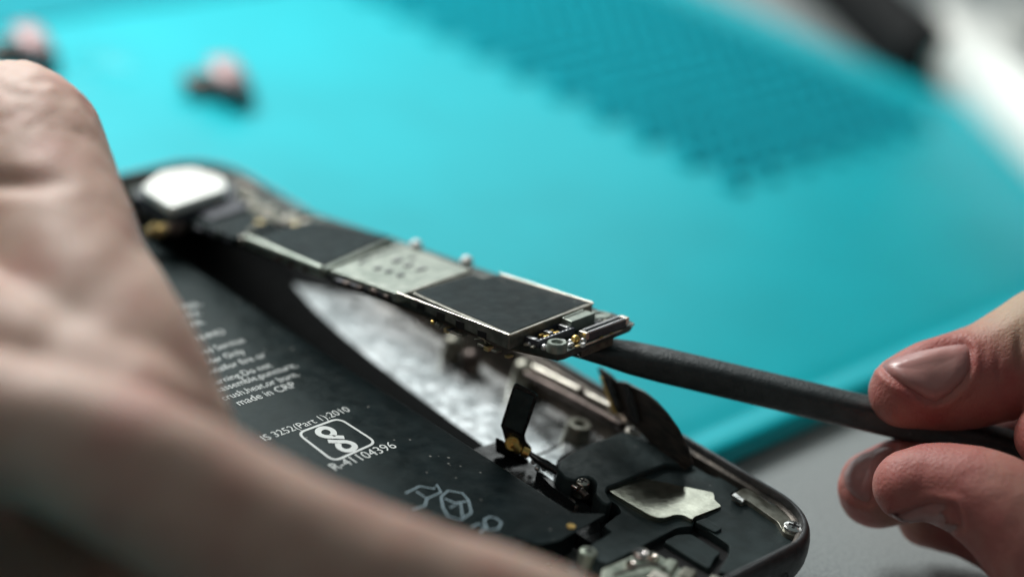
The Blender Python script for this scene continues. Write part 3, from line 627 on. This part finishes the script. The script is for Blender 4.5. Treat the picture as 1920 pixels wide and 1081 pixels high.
# ------------------------------------------------------------------ hands: swept tapered limbs fused into one skin
def limb(path, out):
    """path: [(point, radius[, flatten])] -> tapered overlapping balls"""
    for i in range(len(path) - 1):
        (p, r0), (q, r1) = path[i][:2], path[i + 1][:2]; p, q = Vector(p), Vector(q); L = (q - p).length
        n = max(2, int(L / (min(r0, r1) * .16)))
        for k in range(n + 1):
            t = k / n; out.append((p.lerp(q, t), r0 + (r1 - r0) * t))
def smooth_path(path, n=6):
    P = [Vector(p[0]) for p in path]; Rr = [Vector((p[1], 0, 0)) for p in path]
    a = spline(P, n); b_ = spline(Rr, n); return [(x, y.x) for x, y in zip(a, b_)]
ICO = None
def fuse(name, balls, m, voxel, its, deform=None, origin=None):
    global ICO
    if ICO is None:
        bm = bmesh.new(); bmesh.ops.create_icosphere(bm, subdivisions=3, radius=1); bm.verts.ensure_lookup_table()
        ICO = (np.array([x.co[:] for x in bm.verts]), [[q.index for q in fc.verts] for fc in bm.faces]); bm.free()
    vs = []; fs = []; o0 = Vector(origin)
    F0 = np.array(ICO[1])
    for k, (c, r) in enumerate(balls):
        vs.append(ICO[0] * r + np.array((c - o0)[:])); fs.append(F0 + k * len(ICO[0]))
    me = bpy.data.meshes.new(name); me.from_pydata(np.concatenate(vs).tolist(), [], np.concatenate(fs).tolist())
    o = bpy.data.objects.new(name, me); link(o)
    r = o.modifiers.new('r', 'REMESH'); r.mode = 'VOXEL'; r.voxel_size = voxel
    s = o.modifiers.new('s', 'SMOOTH'); s.factor = .5; s.iterations = its
    dg = bpy.context.evaluated_depsgraph_get(); me2 = bpy.data.meshes.new_from_object(o.evaluated_get(dg)); o.modifiers.clear(); o.data = me2; me2.name = name
    if deform:
        co = np.empty(len(me2.vertices) * 3); me2.vertices.foreach_get('co', co); co = co.reshape(-1, 3) + np.array(o0[:])
        no = np.array([x.normal[:] for x in me2.vertices]); co = deform(co, no) - np.array(o0[:]); me2.vertices.foreach_set('co', co.ravel()); me2.update()
    for p in me2.polygons: p.use_smooth = True
    me2.materials.clear(); me2.materials.append(m)
    o.location = o0
    return o
def project(co):
    d = co - EYE; z = d @ FWD; return 960 + FPX * (d @ RIGHT) / z, 540.5 - FPX * (d @ UP) / z, z
def crease(co, no, a3, b3, width, depth, wob=0.0):
    """a skin fold along the segment a3-b3 (world points)"""
    a3, b3 = np.array(a3[:]), np.array(b3[:]); d = b3 - a3; L = d @ d
    t = np.clip(((co - a3) @ d) / L, 0, 1); q = a3 + t[:, None] * d
    dist = np.linalg.norm(co - q, axis=1); fall = np.sin(np.pi * np.clip(t, 0.02, .98)) ** .5
    return co - no * (depth * np.exp(-(dist / width) ** 2) * fall)[:, None]
def noise_disp(co, no, sc, amp):
    nz = np.array([noise.fractal(Vector(p) * sc, 1.0, 2.0, 3) for p in co]); return co + no * (nz * amp)[:, None]

NAILS = [[(1652, 684), (1672, 672), (1720, 658), (1770, 648), (1806, 644), (1817, 655), (1817, 690), (1802, 718), (1770, 745), (1752, 752), (1735, 745), (1700, 724), (1668, 702)],
         [(1580, 886), (1596, 862), (1614, 843), (1640, 837), (1676, 839), (1662, 853), (1646, 880), (1634, 915), (1628, 940), (1604, 932), (1585, 912)],
         [(1658, 978), (1680, 966), (1745, 944), (1790, 950), (1800, 985), (1770, 1000), (1720, 995), (1680, 986)]]
# right hand
T = lambda x, y, d: at(x, y, d)
balls = []
limb(smooth_path([(T(1700, 733, 27.5), .46), (T(1745, 722, 27.55), .54), (T(1810, 712, 27.6), .60), (T(1880, 690, 27.6), .66), (T(1990, 640, 27.6), .76), (T(2140, 600, 27.7), .95)]), balls)   # thumb
limb(smooth_path([(T(1645, 915, 27.9), .50), (T(1710, 895, 28.0), .54), (T(1800, 880, 28.2), .56), (T(1930, 850, 28.4), .62), (T(2060, 830, 28.5), .72)]), balls)       # index finger
limb(smooth_path([(T(1706, 909, 26.7), .44), (T(1760, 905, 26.6), .48), (T(1830, 925, 26.4), .56), (T(1905, 975, 26.2), .64), (T(1990, 1060, 26.1), .72), (T(2120, 1100, 26.4), .85)]), balls)  # middle finger
limb(smooth_path([(T(1738, 968, 28.2), .38), (T(1820, 985, 28.2), .42), (T(1950, 1040, 28), .5), (T(2080, 1060, 28), .6)]), balls)       # ring finger
limb([(T(1968, 815, 26.9), .42), (T(2080, 800, 27), .6)], balls)
limb([(T(2180, 620, 27.8), 1.0), (T(2200, 900, 27.6), 1.2), (T(2180, 1080, 27), 1.0)], balls)
limb([(T(2160, 760, 27.8), 1.3), (T(2650, 800, 27.5), 1.9), (T(3050, 900, 27), 1.9), (T(3500, 1000, 26.5), 1.7), (T(5200, 1250, 26), 2.4)], balls)
def defR(co, no):
    f = lambda x, y, d: at(x, y, d)
    co = crease(co, no, f(1838, 640, 27.0), f(1845, 740, 26.9), .035, .035)
    co = crease(co, no, f(1862, 618, 27.0), f(1880, 740, 26.9), .04, .03)
    co = crease(co, no, f(1905, 590, 27.0), f(1915, 700, 26.9), .05, .04)
    co = crease(co, no, f(1655, 972, 26.3), f(1745, 938, 26.1), .03, .04)
    # the skin folds in round each nail bed
    x, y, z = project(co); facing = np.clip(-((co - EYE) @ np.eye(3) * no).sum(1) / np.linalg.norm(co - EYE, axis=1) * 3, 0, 1)
    for ol, zc in zip(NAILS, (27.1, 27.5, 26.3)):
        best = np.full(len(co), 1e9)
        for i in range(len(ol)):
            a, b2 = np.array(ol[i], float), np.array(ol[(i + 1) % len(ol)], float); d = b2 - a
            t = np.clip(((x - a[0]) * d[0] + (y - a[1]) * d[1]) / (d @ d), 0, 1)
            best = np.minimum(best, np.hypot(x - a[0] - t * d[0], y - a[1] - t * d[1]))
        m = facing * (np.abs(z - zc) < .7)
        co = co + no * (m * (-.030 * np.exp(-(best / 6) ** 2) + .022 * np.exp(-((best - 15) / 8) ** 2) * 1.0))[:, None]
    return noise_disp(co, no, 1.6, .018)
rh = fuse('hand', balls, M['skinR'], .035, 12, defR, at(1800, 850, 27.5))
tag(rh, 'sharp rosy fingers and thumb gripping the black pry stick', 'hand')
bpy.context.view_layer.update()
def nail(hand, outline, lift, m, curve=0.0):
    """nail plate draped over the finger: grid between a left and right edge, following the skin"""
    bv = BVHTree.FromPolygons([hand.location + x.co for x in hand.data.vertices], [p.vertices[:] for p in hand.data.polygons])
    poly = [Vector(p) for p in outline]; cen = sum(poly, Vector((0, 0))) / len(poly)
    ringsn = [1.0, .97, .92, .8, .6, .4, .2]; v = []; f = []; ply = spline(poly + [poly[0]], 6)[:-1]; k = len(ply)
    hs = [-.012, lift * .45, lift * .8, lift, lift * 1.1, lift * 1.15, lift * 1.2]
    h0_, _, _, _ = bv.ray_cast(Vector(EYE), Vector(ray(cen.x, cen.y)).normalized()); dep0 = (h0_ - Vector(EYE)).dot(Vector(FWD))
    for s_, h in zip(ringsn, hs):
        for p in ply:
            q = cen + (p - cen) * s_; d = Vector(ray(q.x, q.y)).normalized()
            hit, nrm, _, _ = bv.ray_cast(Vector(EYE), d)
            if hit is None or abs((hit - Vector(EYE)).dot(Vector(FWD)) - dep0) > .4:
                hit, nrm, _, _ = bv.find_nearest(Vector(EYE) + Vector(ray(q.x, q.y)) * dep0)
            v.append(hit + nrm * h - hand.location)
    d = Vector(ray(cen.x, cen.y)).normalized(); hit, nrm, _, _ = bv.ray_cast(Vector(EYE), d); v.append(hit + nrm * lift * 1.2 - hand.location)
    for i in range(len(hs) - 1):
        for j in range(k): f.append((i * k + j, i * k + (j + 1) % k, (i + 1) * k + (j + 1) % k, (i + 1) * k + j))
    for j in range(k): f.append(((len(hs) - 1) * k + j, (len(hs) - 1) * k + (j + 1) % k, len(v) - 1))
    return mesh('fingernail', v, f, m, hand, smooth=True)
for o_, l_ in zip(NAILS, (.014, .011, .006)): nail(rh, o_, l_, M['nail'])

# left hand
balls = []
limb(smooth_path([(T(-330, 470, 27.0), 1.15), (T(-140, 350, 26.6), 1.08), (T(20, 272, 26.1), 1.00), (T(70, 400, 25.2), 1.0), (T(120, 540, 24.4), 1.03), (T(190, 700, 23.6), 1.08), (T(270, 850, 23.2), 1.0)]), balls)
limb(smooth_path([(T(-420, 780, 21.8), 1.0), (T(-160, 790, 21.8), .82), (T(60, 815, 21.7), .72), (T(280, 900, 21.6), .80), (T(560, 1060, 21.7), .88), (T(800, 1150, 21.9), .86), (T(1010, 1200, 22.2), .78), (T(1150, 1260, 22.4), .62)]), balls)
limb([(T(-120, 640, 23.2), .85), (T(240, 800, 22.6), .78)], balls)
limb([(T(-300, 900, 25), 1.6), (T(100, 1150, 24.6), 1.5), (T(500, 1250, 24.4), 1.1)], balls)
limb([(T(-500, 560, 26.5), 1.6), (T(-350, 900, 24), 1.8)], balls)
limb([(T(-420, 760, 25), 2.0), (T(-900, 900, 25), 2.3), (T(-1300, 1000, 24.6), 1.9), (T(-2700, 1250, 24), 2.6)], balls)
def defL(co, no):
    x, y, z = project(co)
    # deep fold beneath the knuckle and softer folds below it
    a = np.exp(-((y - (338 + .04 * x)) / 22) ** 2) * np.clip((150 - x) / 120, 0, 1)
    co = co - no * (.10 * a)[:, None]
    c2 = np.exp(-((y - (600 - .9 * (x - 120))) / 60) ** 2) * np.clip((x + 40) / 120, 0, 1) * np.clip((420 - x) / 120, 0, 1) * (y < 760)
    co = co - no * (.04 * c2)[:, None]
    # knuckle wrinkles
    kn = np.clip((330 - y) / 120, 0, 1) * (y > 60)
    wv = np.array([noise.fractal(Vector((p[0] * 5.5, p[1] * 5.5, p[2] * 1.6)), 1.0, 2.0, 3) for p in co])
    co = co + no * (kn * wv * .02)[:, None]
    return noise_disp(co, no, .9, .03)
lh = fuse('hand', balls, M['skinL'], 0.07, 34, defL, at(100, 600, 25))
tag(lh, 'large out of focus hand with bent knuckle holding the near edge of the phone', 'hand')

# ------------------------------------------------------------------ small screws on the mat, tools on the table beyond
def loose_screw(px, py, rz, label):
    p = on_z(px, py, ZM + .25)
    e = empty('loose_screw', (p.x, p.y, ZM), (0, 0, rz)); tag(e, label, 'screw', 'loose screws on the mat')
    h = MB().lathe((0, 0, 0), [(.001, 0), (.31, 0), (.35, .05), (.35, .2), (.28, .28), (.001, .3)], 24)
    rt = Matrix.Rotation(math.radians(72), 3, 'Y')
    h.v = [tuple(rt @ Vector(q) + Vector((.0, 0, .30))) for q in h.v]; h.build('screw_head', M['screwpink'], e, smooth=True)
    e.scale = (1.7, 1.7, .85)
    s = MB().lathe((0, 0, 0), [(.001, -.36)] + [(.13 + (.03 if k % 2 else 0), -.33 + k * .05) for k in range(7)] + [(.12, .02)], 16)
    s.v = [tuple(rt @ Vector(q) + Vector((.0, 0, .30))) for q in s.v]; s.build('shaft', M['bronze'], e, smooth=True)
    return e
loose_screw(408, 150, -.5, 'small pinkish metal screw lying alone on the turquoise mat beyond the phone')
loose_screw(40, 88, -.4, 'small pinkish metal screw behind the bent knuckle of the blurred hand')

p0, p1, p2, p3 = on_z(1545, -60, .6), on_z(1600, -10, .6), on_z(1745, 118, .6), on_z(1985, 262, .6)
d = (p2 - p0).normalized()
e = empty('hand_tool', (p2.x, p2.y, 0)); tag(e, 'blurred hand tool with black grip and bright steel end lying on the grey table', 'hand tool')
MB().tube([p0 - d * 6 - p2 + Vector((0, 0, .6)), Vector((0, 0, .6)) - d * 1, Vector((0, 0, .6))], [.75, .8, .7], 20).build('grip', M['toolblack'], e, smooth=True)
q0, q1 = on_z(1768, 62, .7), on_z(1955, 250, .7); dd = (q1 - q0).normalized(); o0 = Vector((p2.x, p2.y, 0))
MB().tube([q0 - o0, q0 + dd * .3 - o0, q1 - o0, q1 + dd * 3 - o0], [.5, .78, .8, .8], 20).build('steel_end', M['toolwhite'], e, smooth=True)
MB().tube([Vector((0, 0, .6)), q0 + dd * .3 - o0], .22, 14).build('neck', M['toolwhite'], e, smooth=True)
r = on_z(1925, 30, .4)
e = empty('steel_cap', (r.x, r.y, 0)); tag(e, 'small pale round steel cap on the grey table past the hand tool', 'cap')
MB().lathe((0, 0, 0), [(.001, .5), (.5, .5), (.62, .42), (.65, .0)], 28).build('shell', M['toolwhite'], e, smooth=True)
MB().lathe((0, 0, .5), [(.3, .0), (.28, .06), (.001, .06)], 24).build('stud', M['chrome'], e, smooth=True)
